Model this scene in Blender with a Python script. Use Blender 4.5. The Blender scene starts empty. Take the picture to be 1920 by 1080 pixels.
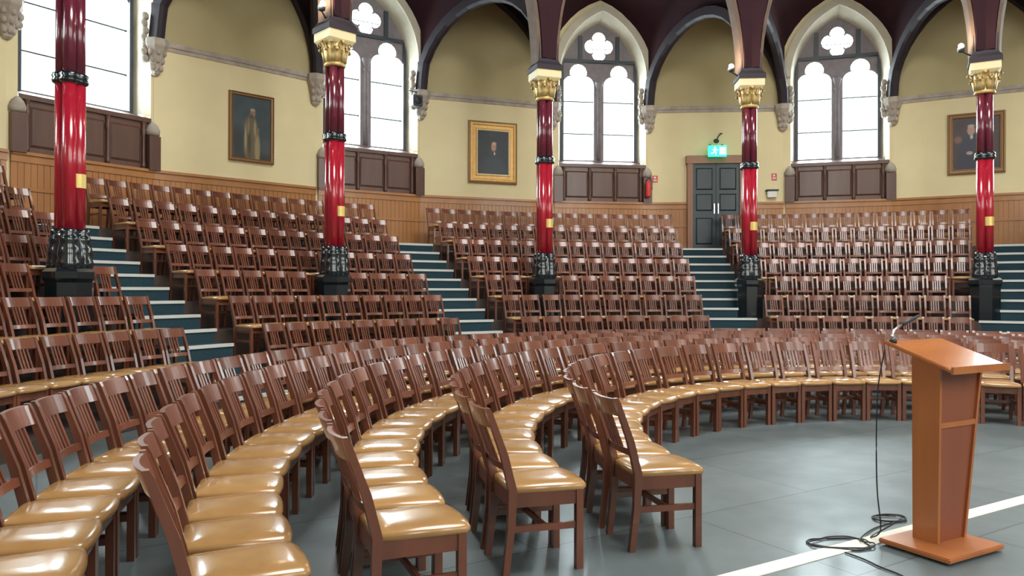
import bpy, bmesh, math, random
from math import sin, cos, pi, radians as rad, sqrt
from mathutils import Vector, Matrix
random.seed(7)
SC = bpy.context.scene
COL = SC.collection

# ------------------------------------------------------------------ camera
F, E = 1430.0, 1.47                      # focal length in pixels of a 1920 frame, eye height
cam_d = bpy.data.cameras.new('camera')
cam_d.sensor_width = 36.0
cam_d.lens = 36.0 * F / 1920.0
cam_d.clip_end = 200
cam = bpy.data.objects.new('camera', cam_d)
cam.location = (0, 0, E)
cam.rotation_euler = (rad(90) + math.atan(4.0 / F), -0.002, 0)
COL.objects.link(cam)
SC.camera = cam

# ------------------------------------------------------------------ plan of the hall
CX, CY = 4.135, 5.414                    # centre of the curved rows
PHI = 121.9                              # axis of the half circle (degrees)
RW = 14.0                                # wall
RC = 10.27                               # columns
S, T, ZT, RT = 0.193, 0.345, 2.45, 12.60  # step rise, step going, top landing, its front edge
WIN = [PHI + 24 * j for j in range(-3, 4)]
PAN = [PHI - 84 + 24 * j for j in range(8)]
HW, HP = 5.1, 6.9                        # half angles of window bay and wall panel
AISLE = [180.4, 150.3, 120.0, 88.5, 59.7]

def P(R, deg, z=0.0):
    a = rad(deg)
    return Vector((CX + R * cos(a), CY + R * sin(a), z))

# ------------------------------------------------------------------ world and light
w = bpy.data.worlds.new('overcast_sky')
SC.world = w
w.use_nodes = True
bg = w.node_tree.nodes['Background']
bg.inputs[0].default_value = (0.86, 0.94, 1.0, 1)
bg.inputs[1].default_value = 6.0

def area(name, loc, rot, sx, sy, energy, color, shape='RECTANGLE'):
    l = bpy.data.lights.new(name, 'AREA')
    l.shape = shape
    l.size = sx
    l.size_y = sy
    l.energy = energy
    l.color = color
    o = bpy.data.objects.new(name, l)
    o.location = loc
    o.rotation_euler = rot
    COL.objects.link(o)
    return o

for a in WIN:                            # daylight just outside each window
    area('window_daylight', P(RW + 1.1, a, 6.4), (rad(90), 0, rad(a + 90)), 2.6, 4.4, 800, (0.86, 0.94, 1.0))
# soft overhead light, added in an unseen lantern over the hall's middle
area('overhead_added_light', (CX, CY, 12.9), (0, 0, 0), 7.6, 7.6, 1600, (1.0, 0.94, 0.85), 'DISK')
# warm fill lights added at the unseen platform end, behind the camera
for k in (-1, 0, 1):
    nx, ny = cos(rad(PHI)), sin(rad(PHI))
    tx, ty = sin(rad(PHI)), -cos(rad(PHI))
    area('platform_added_fill', (CX - nx * 8.4 + tx * 6 * k, CY - ny * 8.4 + ty * 6 * k, 6.2),
         (rad(90), 0, rad(PHI - 90)), 3.0, 5.5, 140, (1.0, 0.90, 0.72))

SC.view_settings.view_transform = 'Standard'
SC.view_settings.look = 'None'
SC.view_settings.gamma = 1.0
SC.view_settings.use_curve_mapping = False
SC.view_settings.exposure = 0.0

# ------------------------------------------------------------------ materials
def mat(name, color, rough=0.5, metal=0.0, coat=0.0, var=0.0, noise=None, spec=0.5, bump=0.0, objvar=0.0, emit=None, es=1.0):
    m = bpy.data.materials.new(name)
    m.use_nodes = True
    nt = m.node_tree
    b = nt.nodes['Principled BSDF']
    b.inputs['Base Color'].default_value = (*color, 1)
    b.inputs['Roughness'].default_value = rough
    b.inputs['Metallic'].default_value = metal
    b.inputs['Coat Weight'].default_value = coat
    b.inputs['Coat Roughness'].default_value = 0.12
    b.inputs['Specular IOR Level'].default_value = spec
    if emit:
        b.inputs['Emission Color'].default_value = (*emit, 1)
        b.inputs['Emission Strength'].default_value = es
    src = None
    if noise:
        scale, stretch, c2 = noise
        tc = nt.nodes.new('ShaderNodeTexCoord')
        mp = nt.nodes.new('ShaderNodeMapping')
        mp.inputs['Scale'].default_value = stretch
        nz = nt.nodes.new('ShaderNodeTexNoise')
        nz.inputs['Scale'].default_value = scale
        nz.inputs['Detail'].default_value = 4
        nt.links.new(tc.outputs['Object'], mp.inputs[0])
        nt.links.new(mp.outputs[0], nz.inputs[0])
        rp = nt.nodes.new('ShaderNodeValToRGB')
        rp.color_ramp.elements[0].position = 0.3
        rp.color_ramp.elements[1].position = 0.7
        rp.color_ramp.elements[0].color = (*color, 1)
        rp.color_ramp.elements[1].color = (*c2, 1)
        nt.links.new(nz.outputs[0], rp.inputs[0])
        src = rp.outputs[0]
        if bump:
            bp = nt.nodes.new('ShaderNodeBump')
            bp.inputs['Strength'].default_value = bump
            bp.inputs['Distance'].default_value = 0.01
            nt.links.new(nz.outputs[0], bp.inputs['Height'])
            nt.links.new(bp.outputs[0], b.inputs['Normal'])
    if objvar:
        oi = nt.nodes.new('ShaderNodeObjectInfo')
        hs = nt.nodes.new('ShaderNodeHueSaturation')
        mr = nt.nodes.new('ShaderNodeMapRange')
        mr.inputs['To Min'].default_value = 1 - objvar
        mr.inputs['To Max'].default_value = 1 + objvar
        nt.links.new(oi.outputs['Random'], mr.inputs['Value'])
        nt.links.new(mr.outputs[0], hs.inputs['Value'])
        if src:
            nt.links.new(src, hs.inputs['Color'])
        else:
            hs.inputs['Color'].default_value = (*color, 1)
        src = hs.outputs[0]
    if src:
        nt.links.new(src, b.inputs['Base Color'])
    return m

M = {}
M['chair'] = mat('varnished_wood', (0.172, 0.055, 0.027), 0.33, coat=0.4, noise=(7, (1, 1, 0.15), (0.108, 0.034, 0.018)), objvar=0.2)
M['seat'] = mat('tan_leather', (0.40, 0.225, 0.085), 0.24, coat=0.35, noise=(5, (1, 1, 1), (0.32, 0.17, 0.06)), objvar=0.12)
M['cream'] = mat('cream_plaster', (0.80, 0.70, 0.42), 0.8, noise=(1.2, (1, 1, 1), (0.74, 0.64, 0.38)))
M['olive'] = mat('olive_plaster', (0.50, 0.43, 0.235), 0.85, noise=(1.0, (1, 1, 1), (0.44, 0.37, 0.20)))
M['stone'] = mat('carved_stone', (0.46, 0.41, 0.34), 0.8, noise=(6, (1, 1, 1), (0.34, 0.29, 0.25)), bump=0.4)
M['archstone'] = mat('arch_stone', (0.62, 0.57, 0.44), 0.75, noise=(4, (1, 1, 1), (0.54, 0.49, 0.38)))
M['tracery'] = mat('tracery_stone', (0.24, 0.21, 0.22), 0.7, noise=(6, (1, 1, 1), (0.18, 0.16, 0.17)))
M['steel'] = mat('dark_frame', (0.03, 0.04, 0.05), 0.5)
M['vault'] = mat('maroon_vault', (0.042, 0.014, 0.017), 0.85, noise=(2.0, (1, 1, 1), (0.030, 0.011, 0.017)), spec=0.2)
M['rib'] = mat('dark_rib', (0.034, 0.025, 0.034), 0.6, noise=(5, (1, 1, 1), (0.026, 0.019, 0.025)), spec=0.3)
M['archrib'] = mat('brown_arch', (0.17, 0.11, 0.075), 0.7, noise=(5, (1, 1, 1), (0.12, 0.075, 0.055)))
M['dado'] = mat('dado_wood', (0.45, 0.20, 0.062), 0.42, coat=0.2, noise=(5, (1, 1, 0.15), (0.37, 0.155, 0.046)))
M['darkwood'] = mat('dark_oak', (0.13, 0.065, 0.045), 0.42, coat=0.2, noise=(5, (1, 1, 0.2), (0.09, 0.045, 0.034)))
M['tier'] = mat('tier_boards', (0.055, 0.035, 0.026), 0.6, noise=(4, (1, 1, 1), (0.035, 0.024, 0.02)))
M['carpet'] = mat('teal_carpet', (0.012, 0.045, 0.06), 0.9, noise=(40, (1, 1, 1), (0.008, 0.03, 0.042)))
M['nosing'] = mat('white_nosing', (0.56, 0.57, 0.54), 0.4)
M['red'] = mat('red_gloss', (0.38, 0.012, 0.03), 0.2, coat=0.7)
M['maroon'] = mat('maroon_gloss', (0.13, 0.018, 0.035), 0.2, coat=0.7)
M['black'] = mat('black_gloss', (0.008, 0.014, 0.018), 0.16, coat=0.8)
M['brass'] = mat('brass_plate', (0.72, 0.56, 0.18), 0.4, metal=0.3)
M['gold'] = mat('gold_leaf', (0.66, 0.48, 0.20), 0.42, metal=0.35, noise=(9, (1, 1, 1), (0.52, 0.36, 0.13)))
M['abacus'] = mat('cream_gilt', (0.78, 0.66, 0.38), 0.5)
M['frame_gold'] = mat('gilt_frame', (0.80, 0.50, 0.17), 0.42, metal=0.2, noise=(12, (1, 1, 1), (0.68, 0.40, 0.12)))
M['frame_brown'] = mat('bronze_frame', (0.26, 0.14, 0.055), 0.45, metal=0.2)
M['door'] = mat('teal_door', (0.017, 0.036, 0.042), 0.35, noise=(4, (1, 1, 1), (0.013, 0.027, 0.032)))
M['doorframe'] = mat('door_surround', (0.30, 0.14, 0.075), 0.45)
M['lectern'] = mat('lectern_veneer', (0.46, 0.155, 0.042), 0.35, coat=0.3, noise=(6, (1, 1, 0.12), (0.36, 0.11, 0.03)))
M['lectern_dark'] = mat('lectern_panel', (0.27, 0.075, 0.03), 0.4, coat=0.2, noise=(6, (1, 1, 0.12), (0.21, 0.055, 0.024)))
M['lectern_top'] = mat('polished_veneer', (0.46, 0.155, 0.042), 0.2, coat=0.6, noise=(6, (0.15, 1, 1), (0.36, 0.11, 0.03)))
M['cable'] = mat('black_rubber', (0.012, 0.012, 0.014), 0.5)
M['chrome'] = mat('brushed_chrome', (0.75, 0.76, 0.78), 0.25, metal=1.0)
M['signred'] = mat('sign_red', (0.62, 0.05, 0.04), 0.5)
M['signwhite'] = mat('sign_white', (0.75, 0.74, 0.70), 0.5)
M['exitgreen'] = mat('exit_green', (0.0, 0.45, 0.22), 0.4, emit=(0.02, 0.75, 0.42), es=2.2)
M['exitwhite'] = mat('exit_white', (0.9, 0.95, 0.92), 0.4, emit=(0.9, 1.0, 0.95), es=2.4)
M['bulb'] = mat('warm_bulb', (1, 0.9, 0.75), 0.4, emit=(1.0, 0.86, 0.66), es=25)
M['lineyellow'] = mat('white_paint_line', (0.72, 0.70, 0.60), 0.5, noise=(8, (1, 1, 1), (0.62, 0.60, 0.50)))
M['plain'] = mat('hall_plaster', (0.50, 0.45, 0.34), 0.85)

def glass_mat():
    m = bpy.data.materials.new('leaded_glass')
    m.use_nodes = True
    nt = m.node_tree
    nt.nodes.clear()
    out = nt.nodes.new('ShaderNodeOutputMaterial')
    mx = nt.nodes.new('ShaderNodeMixShader')
    tr = nt.nodes.new('ShaderNodeBsdfTransparent')
    tr.inputs[0].default_value = (0.93, 0.97, 0.96, 1)
    gl = nt.nodes.new('ShaderNodeBsdfGlossy')
    gl.inputs['Roughness'].default_value = 0.1
    mx.inputs[0].default_value = 0.06
    nt.links.new(tr.outputs[0], mx.inputs[1])
    nt.links.new(gl.outputs[0], mx.inputs[2])
    nt.links.new(mx.outputs[0], out.inputs[0])
    return m
M['glass'] = glass_mat()

def floor_mat():
    m = mat('grey_green_floor', (0.082, 0.103, 0.108), 0.36, coat=0.1, noise=(1.6, (1, 1, 1), (0.11, 0.13, 0.132)))
    nt = m.node_tree
    b = nt.nodes['Principled BSDF']
    tc = nt.nodes.new('ShaderNodeTexCoord')
    mp = nt.nodes.new('ShaderNodeMapping')
    mp.inputs['Rotation'].default_value = (0, 0, rad(90 - PHI))
    nt.links.new(tc.outputs['Object'], mp.inputs[0])
    br = nt.nodes.new('ShaderNodeTexBrick')
    br.inputs['Scale'].default_value = 1.0
    br.inputs['Mortar Size'].default_value = 0.006
    br.inputs['Brick Width'].default_value = 2.4
    br.inputs['Row Height'].default_value = 1.2
    br.inputs['Color1'].default_value = (1, 1, 1, 1)
    br.inputs['Color2'].default_value = (0.88, 0.9, 0.9, 1)
    br.inputs['Mortar'].default_value = (0.3, 0.3, 0.3, 1)
    nt.links.new(mp.outputs[0], br.inputs[0])
    mix = nt.nodes.new('ShaderNodeMixRGB')
    mix.blend_type = 'MULTIPLY'
    mix.inputs[0].default_value = 1
    old = b.inputs['Base Color'].links[0].from_socket
    nt.links.new(old, mix.inputs[1])
    nt.links.new(br.outputs[0], mix.inputs[2])
    nt.links.new(mix.outputs[0], b.inputs['Base Color'])
    nz = nt.nodes.new('ShaderNodeTexNoise')
    nz.inputs['Scale'].default_value = 3.0
    nz.inputs['Detail'].default_value = 5
    mr = nt.nodes.new('ShaderNodeMapRange')
    mr.inputs['To Min'].default_value = 0.30
    mr.inputs['To Max'].default_value = 0.55
    nt.links.new(tc.outputs['Object'], nz.inputs[0])
    nt.links.new(nz.outputs[0], mr.inputs[0])
    nt.links.new(mr.outputs[0], b.inputs['Roughness'])
    return m
M['floor'] = floor_mat()

def painting_mat(name, base, layers, w_, h_):
    """flat oil painting: soft ellipses (cx, cz, rx, rz, colour, softness) over a mottled ground"""
    m = mat(name, base, 0.45, noise=(3, (1, 1, 1), tuple(c * 0.6 for c in base)))
    nt = m.node_tree
    b = nt.nodes['Principled BSDF']
    cur = b.inputs['Base Color'].links[0].from_socket
    tc = nt.nodes.new('ShaderNodeTexCoord')
    for (cx, cz, rx, rz, colr, soft) in layers:
        mp = nt.nodes.new('ShaderNodeMapping')
        mp.vector_type = 'TEXTURE'
        mp.inputs['Location'].default_value = (cx, 0, cz)
        mp.inputs['Scale'].default_value = (rx, 10, rz)
        nt.links.new(tc.outputs['Object'], mp.inputs[0])
        ln = nt.nodes.new('ShaderNodeVectorMath')
        ln.operation = 'LENGTH'
        nt.links.new(mp.outputs[0], ln.inputs[0])
        mr = nt.nodes.new('ShaderNodeMapRange')
        mr.inputs['From Min'].default_value = 1.0
        mr.inputs['From Max'].default_value = 1.0 - soft
        nt.links.new(ln.outputs['Value'], mr.inputs['Value'])
        mx = nt.nodes.new('ShaderNodeMixRGB')
        nt.links.new(mr.outputs[0], mx.inputs[0])
        nt.links.new(cur, mx.inputs[1])
        mx.inputs[2].default_value = (*colr, 1)
        cur = mx.outputs[0]
    nt.links.new(cur, b.inputs['Base Color'])
    return m

# ------------------------------------------------------------------ mesh helpers
class MB:
    def __init__(self):
        self.v = []
        self.f = []
        self.sm = []
    def add(self, vs, fs, smooth=False):
        o = len(self.v)
        self.v += [tuple(p) for p in vs]
        self.f += [tuple(i + o for i in q) for q in fs]
        self.sm += [smooth] * len(fs)
        return self
    def box(self, x0, x1, y0, y1, z0, z1):
        vs = [(x, y, z) for z in (z0, z1) for y in (y0, y1) for x in (x0, x1)]
        return self.add(vs, [(0, 2, 3, 1), (4, 5, 7, 6), (0, 1, 5, 4), (2, 6, 7, 3), (0, 4, 6, 2), (1, 3, 7, 5)])
    def loft(self, rings, closed=True, caps=True, smooth=False):
        n = len(rings[0])
        vs = [p for r in rings for p in r]
        fs = []
        m = n if closed else n - 1
        for i in range(len(rings) - 1):
            for j in range(m):
                a, b = i * n + j, i * n + (j + 1) % n
                fs.append((a, b, b + n, a + n))
        self.add(vs, fs, smooth)
        if caps and closed:
            o = len(self.v) - len(vs)
            self.f.append(tuple(o + j for j in reversed(range(n))))
            self.f.append(tuple(o + (len(rings) - 1) * n + j for j in range(n)))
            self.sm += [False, False]
        return self
    def lathe(self, prof, n=16, c=(0, 0), smooth=True, a0=0.0, sx=1.0, sy=1.0):
        rings = [[(c[0] + sx * r * cos(a0 + 2 * pi * j / n), c[1] + sy * r * sin(a0 + 2 * pi * j / n), z) for j in range(n)] for r, z in prof]
        return self.loft(rings, True, True, smooth)
    def tube(self, pts, r, n=8, smooth=True):
        pts = [Vector(p) for p in pts]
        rings = []
        up = Vector((0, 0, 1))
        for i, p in enumerate(pts):
            d = (pts[min(i + 1, len(pts) - 1)] - pts[max(i - 1, 0)]).normalized()
            s = d.cross(up)
            if s.length < 1e-3:
                s = d.cross(Vector((1, 0, 0)))
            s.normalize()
            t = s.cross(d)
            rr = r[i] if isinstance(r, (list, tuple)) else r
            rings.append([p + s * rr * cos(2 * pi * j / n) + t * rr * sin(2 * pi * j / n) for j in range(n)])
        return self.loft(rings, True, True, smooth)
    def ball(self, c, rx, ry, rz, n=8, k=6):
        prof = [(sin(pi * i / k), -cos(pi * i / k)) for i in range(1, k)]
        rings = [[(c[0] + rx * r * cos(2 * pi * j / n), c[1] + ry * r * sin(2 * pi * j / n), c[2] + rz * z) for j in range(n)] for r, z in prof]
        return self.loft(rings, True, True, True)
    def mesh(self, name):
        me = bpy.data.meshes.new(name)
        me.from_pydata(self.v, [], self.f)
        me.polygons.foreach_set('use_smooth', self.sm)
        me.update()
        bm = bmesh.new()
        bm.from_mesh(me)
        bmesh.ops.recalc_face_normals(bm, faces=bm.faces)
        bm.to_mesh(me)
        bm.free()
        return me
    def build(self, name, m, parent=None, bevel=0.0):
        me = self.mesh(name)
        if bevel:
            bm = bmesh.new()
            bm.from_mesh(me)
            ed = [e for e in bm.edges if len(e.link_faces) == 2 and e.calc_face_angle(0) > 0.6]
            bmesh.ops.bevel(bm, geom=ed, offset=bevel, segments=2, affect='EDGES', clamp_overlap=True)
            bm.to_mesh(me)
            bm.free()
        return link(name, me, m, parent)

def link(name, me, m, parent=None):
    o = bpy.data.objects.new(name, me)
    if m is not None and not me.materials:
        me.materials.append(M[m] if isinstance(m, str) else m)
    COL.objects.link(o)
    if parent:
        o.parent = parent
    return o

def tag(o, label, cat, group=None):
    o['label'] = label
    o['category'] = cat
    if group:
        o['group'] = group
    return o

def empty(name, loc=(0, 0, 0), rz=0.0):
    o = bpy.data.objects.new(name, None)
    o.empty_display_size = 0.1
    o.location = loc
    o.rotation_euler = (0, 0, rz)
    COL.objects.link(o)
    return o

def thing(name, label, cat, loc=(0, 0, 0), rz=0.0, group=None):
    return tag(empty(name, loc, rz), label, cat, group)

def structure(o):
    o['kind'] = 'structure'
    return o

def copy_tree(o, parent=None):
    c = o.copy()
    COL.objects.link(c)
    c.parent = parent
    for ch in o.children:
        copy_tree(ch, c)
    return c

def plate(outer, holes, y0, y1, name, m, parent=None):
    """flat plate in the XZ plane with holes, thickness y0..y1, made by filling a 2D curve"""
    cu = bpy.data.curves.new('outline', 'CURVE')
    cu.dimensions = '2D'
    cu.fill_mode = 'BOTH'
    cu.extrude = (y1 - y0) / 2
    for poly in [outer] + holes:
        sp = cu.splines.new('POLY')
        sp.points.add(len(poly) - 1)
        for p, q in zip(sp.points, poly):
            p.co = (q[0], q[1], 0, 1)
        sp.use_cyclic_u = True
    tmp = bpy.data.objects.new('outline', cu)
    COL.objects.link(tmp)
    dg = bpy.context.evaluated_depsgraph_get()
    me = bpy.data.meshes.new_from_object(tmp.evaluated_get(dg))
    bpy.data.objects.remove(tmp)
    bpy.data.curves.remove(cu)
    me.transform(Matrix(((1, 0, 0, 0), (0, 0, -1, (y0 + y1) / 2), (0, 1, 0, 0), (0, 0, 0, 1))))
    me.materials.clear()
    me.name = name
    return link(name, me, m, parent)

def pointed(w_, rise, x):
    c = (rise * rise - w_ * w_) / (2 * w_)
    r = w_ + c
    q = r * r - (abs(x) + c) ** 2
    return sqrt(max(q, 0.0))

def arch_pts(w_, rise, zs, n=12):
    """pointed arch from (-w, zs) over the apex to (w, zs)"""
    c = (rise * rise - w_ * w_) / (2 * w_)
    r = w_ + c
    am = math.asin(min(1, rise / r))
    left = [(c - r * cos(am * i / n), zs + r * sin(am * i / n)) for i in range(n + 1)]
    right = [(-x, z) for x, z in reversed(left[:-1])]
    return left + right

ORD = ('first second third fourth fifth sixth seventh eighth ninth tenth eleventh twelfth thirteenth fourteenth '
       'fifteenth sixteenth seventeenth eighteenth nineteenth twentieth').split()
TENS = {20: 'twenty', 30: 'thirty', 40: 'forty', 50: 'fifty'}
def ordinal(i):                          # 0 -> first
    n = i + 1
    if n <= 20:
        return ORD[i]
    t, u = n // 10 * 10, n % 10
    if u == 0:
        return TENS[t][:-1] + 'ieth'
    return TENS[t] + '-' + ORD[u - 1]

# ------------------------------------------------------------------ floor, tiers, hall shell
axn = Vector((cos(rad(PHI)), sin(rad(PHI)), 0))
axt = Vector((sin(rad(PHI)), -cos(rad(PHI)), 0))
C0 = Vector((CX, CY, 0))
BACK = 8.0
fl = structure(MB().add([C0 + axt * sx * 15 + axn * sy for sx, sy in ((-1, -BACK), (1, -BACK), (1, 15), (-1, 15))], [(0, 1, 2, 3)]).build('floor', 'floor'))
# painted line along the diameter
d0, d1 = Vector((0.6, 3.59, 0)), Vector((8.5, 8.29, 0))
dd = (d1 - d0).normalized()
dn = Vector((-dd.y, dd.x, 0)) * 0.055
mb = MB()
mb.loft([[d0 - dn, d0 + dn, d0 + dn + Vector((0, 0, .004)), d0 - dn + Vector((0, 0, .004))],
         [d1 - dn, d1 + dn, d1 + dn + Vector((0, 0, .004)), d1 - dn + Vector((0, 0, .004))]])
mb.build('painted_line', 'lineyellow', fl)

def arc_block(R0, R1, a0, a1, z0, z1, n=None):
    n = n or max(2, int(abs(a1 - a0) / 2))
    rings = []
    for i in range(n + 1):
        a = a0 + (a1 - a0) * i / n
        rings.append([P(R0, a, z0), P(R1, a, z0), P(R1, a, z1), P(R0, a, z1)])
    return MB().loft(rings)

def tier_R(k): return RT - (7 - k) * 2 * T
def tier_Z(k): return ZT - (7 - k) * 2 * S
tiers = structure(empty('floor_tiers', (0, 0, 0)))
for k in range(1, 8):
    R1 = tier_R(k + 1) + 0.01 if k < 7 else RW + 0.1
    arc_block(tier_R(k), R1, PHI - 88, PHI + 88, 0.0, tier_Z(k), 88).build('tier', 'tier', tiers)

# plain enclosing hall: side walls, back wall, ceiling with an opening added for the overhead light
HZ = 12.6
def slab(p, q, th, z0, z1, name, m):
    p, q = Vector(p), Vector(q)
    n = Vector((-(q - p).y, (q - p).x, 0)).normalized() * th
    return structure(MB().loft([[p + Vector((0, 0, z0)), q + Vector((0, 0, z0)), q + n + Vector((0, 0, z0)), p + n + Vector((0, 0, z0))],
                                [p + Vector((0, 0, z1)), q + Vector((0, 0, z1)), q + n + Vector((0, 0, z1)), p + n + Vector((0, 0, z1))]]).build(name, m))
e0, e1 = C0 + axt * 14.0, C0 - axt * 14.0
slab(e0 - axn * BACK, e0 + axn * 0.6, -0.3, 0, HZ, 'wall_right', 'plain')
slab(e1 - axn * BACK, e1 + axn * 0.6, 0.3, 0, HZ, 'wall_left', 'plain')
# back wall with three tall openings added to let the platform fill lights in
bw = structure(empty('wall_back'))
xs = [-14, -7.5, -4.5, -1.5, 1.5, 4.5, 7.5, 14]
for i in range(7):
    a, b = C0 - axn * BACK + axt * xs[i], C0 - axn * BACK + axt * xs[i + 1]
    for (z0, z1) in ([(0, HZ)] if i % 2 == 0 else [(0, 3.4), (9.0, HZ)]):
        mb = MB()
        n = -axn * 0.3
        mb.loft([[a + Vector((0, 0, z0)), b + Vector((0, 0, z0)), b + n + Vector((0, 0, z0)), a + n + Vector((0, 0, z0))],
                 [a + Vector((0, 0, z1)), b + Vector((0, 0, z1)), b + n + Vector((0, 0, z1)), a + n + Vector((0, 0, z1))]])
        mb.build('wall_section', 'plain', bw)
outer = []
for i in range(48):
    a = 2 * pi * i / 48
    outer.append(C0 + Vector((4.0 * cos(a), 4.0 * sin(a), HZ)))
big = []
for i in range(48):
    a = 2 * pi * i / 48
    d = Vector((cos(a), sin(a), 0))
    # stretch the outline to the hall
    t = min(16 / max(1e-6, abs(d.dot(axt))), (16 if d.dot(axn) > 0 else BACK + 0.2) / max(1e-6, abs(d.dot(axn))))
    big.append(C0 + d * t + Vector((0, 0, HZ)))
mb = MB()
up = Vector((0, 0, 0.3))
mb.loft([outer, big, [p + up for p in big], [p + up for p in outer], outer], True, False)
structure(mb.build('ceiling', 'vault'))
# low drum around the added, unseen ceiling opening
mb = MB()
mb.loft([outer, [p + up * 1.5 for p in outer]], True, False)
structure(mb.build('ceiling_added_lantern', 'plain'))

# ------------------------------------------------------------------ curved wall: panels, dado, cornice, corbels
ZD, ZSP, ZAP = 3.70, 6.12, 8.62          # dado top, springing of the vault, crown of the wall arches
wall = structure(empty('wall_curved', (CX, CY, 0)))
def wpos(o, R, ang, z=0.0):
    """place in wall coordinates: local x along the wall, y outward, parent wall at the centre"""
    o.location = (R * cos(rad(ang)), R * sin(rad(ang)), z)
    o.rotation_euler = (0, 0, rad(ang - 90))
    return o

PW = RW * sin(rad(HP))                   # half width of a panel
PR = RW * cos(rad(HP))
WW = RW * sin(rad(HW))
WR = RW * cos(rad(HW))

mb = MB().box(-PW, PW, 0, 0.4, ZT - 0.2, 6.0)
me_low = mb.mesh('wall_panel'); me_low.materials.append(M['cream'])
mb = MB().box(-PW, PW, 0.03, 0.4, 6.0, 9.2)
me_up = mb.mesh('upper_wall'); me_up.materials.append(M['olive'])
mb = MB().box(-PW, PW, -0.05, 0.04, 6.05, 6.14).box(-PW, PW, -0.025, 0.04, 5.98, 6.05)
me_cor = mb.mesh('cornice'); me_cor.materials.append(M['stone'])
def dado_mesh(hw, m='dado'):
    mb = MB()
    n = int(round(2 * hw / 0.1))
    wd = 2 * hw / n
    for i in range(n):
        x0 = -hw + i * wd
        mb.box(x0 + 0.006, x0 + wd - 0.006, -0.03, 0.0, ZT, ZD - 0.16)
    mb.box(-hw, hw, -0.018, 0.0, ZT, ZD - 0.16)
    me = mb.mesh('dado_boards'); me.materials.append(M[m])
    mb = MB().box(-hw, hw, -0.05, 0.0, ZD - 0.17, ZD - 0.05).box(-hw, hw, -0.085, 0.0, ZD - 0.05, ZD).box(-hw, hw, -0.04, 0, ZT, ZT + 0.14).box(-hw, hw, -0.05, -0.02, ZT + 0.62, ZT + 0.68)
    me2 = mb.mesh('dado_rail'); me2.materials.append(M[m])
    return me, me2
me_d1, me_r1 = dado_mesh(PW)
me_d2, me_r2 = dado_mesh(WW)

def corbel_mesh(side):
    mb = MB()
    # stepped bracket, wide at the top, carved with leaves
    prof = [(0.05, 5.46), (0.10, 5.5), (0.13, 5.62), (0.17, 5.75), (0.24, 5.95), (0.27, 6.0), (0.27, 6.12)]
    rings = []
    for r, z in prof:
        rings.append([(-r * 0.75, 0.1, z), (-r * 0.75, -r * 0.55, z), (-r * 0.35, -r, z), (r * 0.35, -r, z), (r * 0.75, -r * 0.55, z), (r * 0.75, 0.1, z)])
    mb.loft(rings)
    for z, r in ((5.6, .13), (5.74, .16), (5.88, .2)):
        for q in (-1, 0, 1):
            mb.ball((q * r * 0.6, -r * (0.95 if q == 0 else 0.7), z), 0.05, 0.05, 0.07, 7, 5)
    # carved leaf band climbing the jamb on the window side
    for i in range(7):
        mb.ball((side * (0.19 + 0.02 * (i % 2)), -0.03, 5.75 + i * 0.13), 0.075, 0.09, 0.085, 7, 5)
    me = mb.mesh('corbel'); me.materials.append(M['stone'])
    return me
me_cL, me_cR = corbel_mesh(1), corbel_mesh(-1)

for a in PAN:
    p = wpos(bpy.data.objects.new('wall_bay', None), PR, a)
    COL.objects.link(p); p.parent = wall
    for nm, me in (('wall_panel', me_low), ('upper_wall', me_up), ('cornice', me_cor), ('dado_boards', me_d1), ('dado_rail', me_r1)):
        o = link(nm, me, None, p)
        if nm == 'dado_boards':
            o['kind'] = 'stuff'
    # corbels at both ends; side: the window lies outward of the panel
    for sx, me in ((-1, me_cR), (1, me_cL)):
        o = link('corbel', me, None, p)
        o.location = (sx * (PW - 0.02), 0, 0)

# ------------------------------------------------------------------ windows
OW, OSP, ORISE = 1.13, 6.82, 1.70        # opening at the wall face: half width, springing, rise
IW, IRISE = 1.01, 1.52                   # opening at the frame
ZSILL = 4.77
DEP = 0.42
def trefoil_lancet(cx, hw, z0, zsp):
    pts = [(cx - hw, z0), (cx + hw, z0), (cx + hw, zsp)]
    r1 = hw * 0.56
    # right foil, top foil, left foil
    for i in range(1, 8):
        a = -0.1 + (pi * 0.62) * i / 7
        pts.append((cx + hw - r1 + r1 * cos(a), zsp + r1 * sin(a)))
    top = zsp + r1 * 1.35
    for i in range(9):
        a = -0.25 + (pi + 0.5) * i / 8
        pts.append((cx + r1 * cos(a), top + r1 * sin(a)))
    for i in range(7, 0, -1):
        a = -0.1 + (pi * 0.62) * i / 7
        pts.append((cx - hw + r1 - r1 * cos(a), zsp + r1 * sin(a)))
    pts.append((cx - hw, zsp))
    return pts
def quatrefoil(cx, cz, r):
    pts = []
    for q in range(4):
        b = q * pi / 2
        ox, oz = cx + r * 0.85 * cos(b), cz + r * 0.85 * sin(b)
        for i in range(9):
            a = b - 1.9 + 3.8 * i / 8
            k = 0.78
            pts.append((ox + r * k * cos(a), oz + r * k * sin(a)))
    return pts

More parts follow.
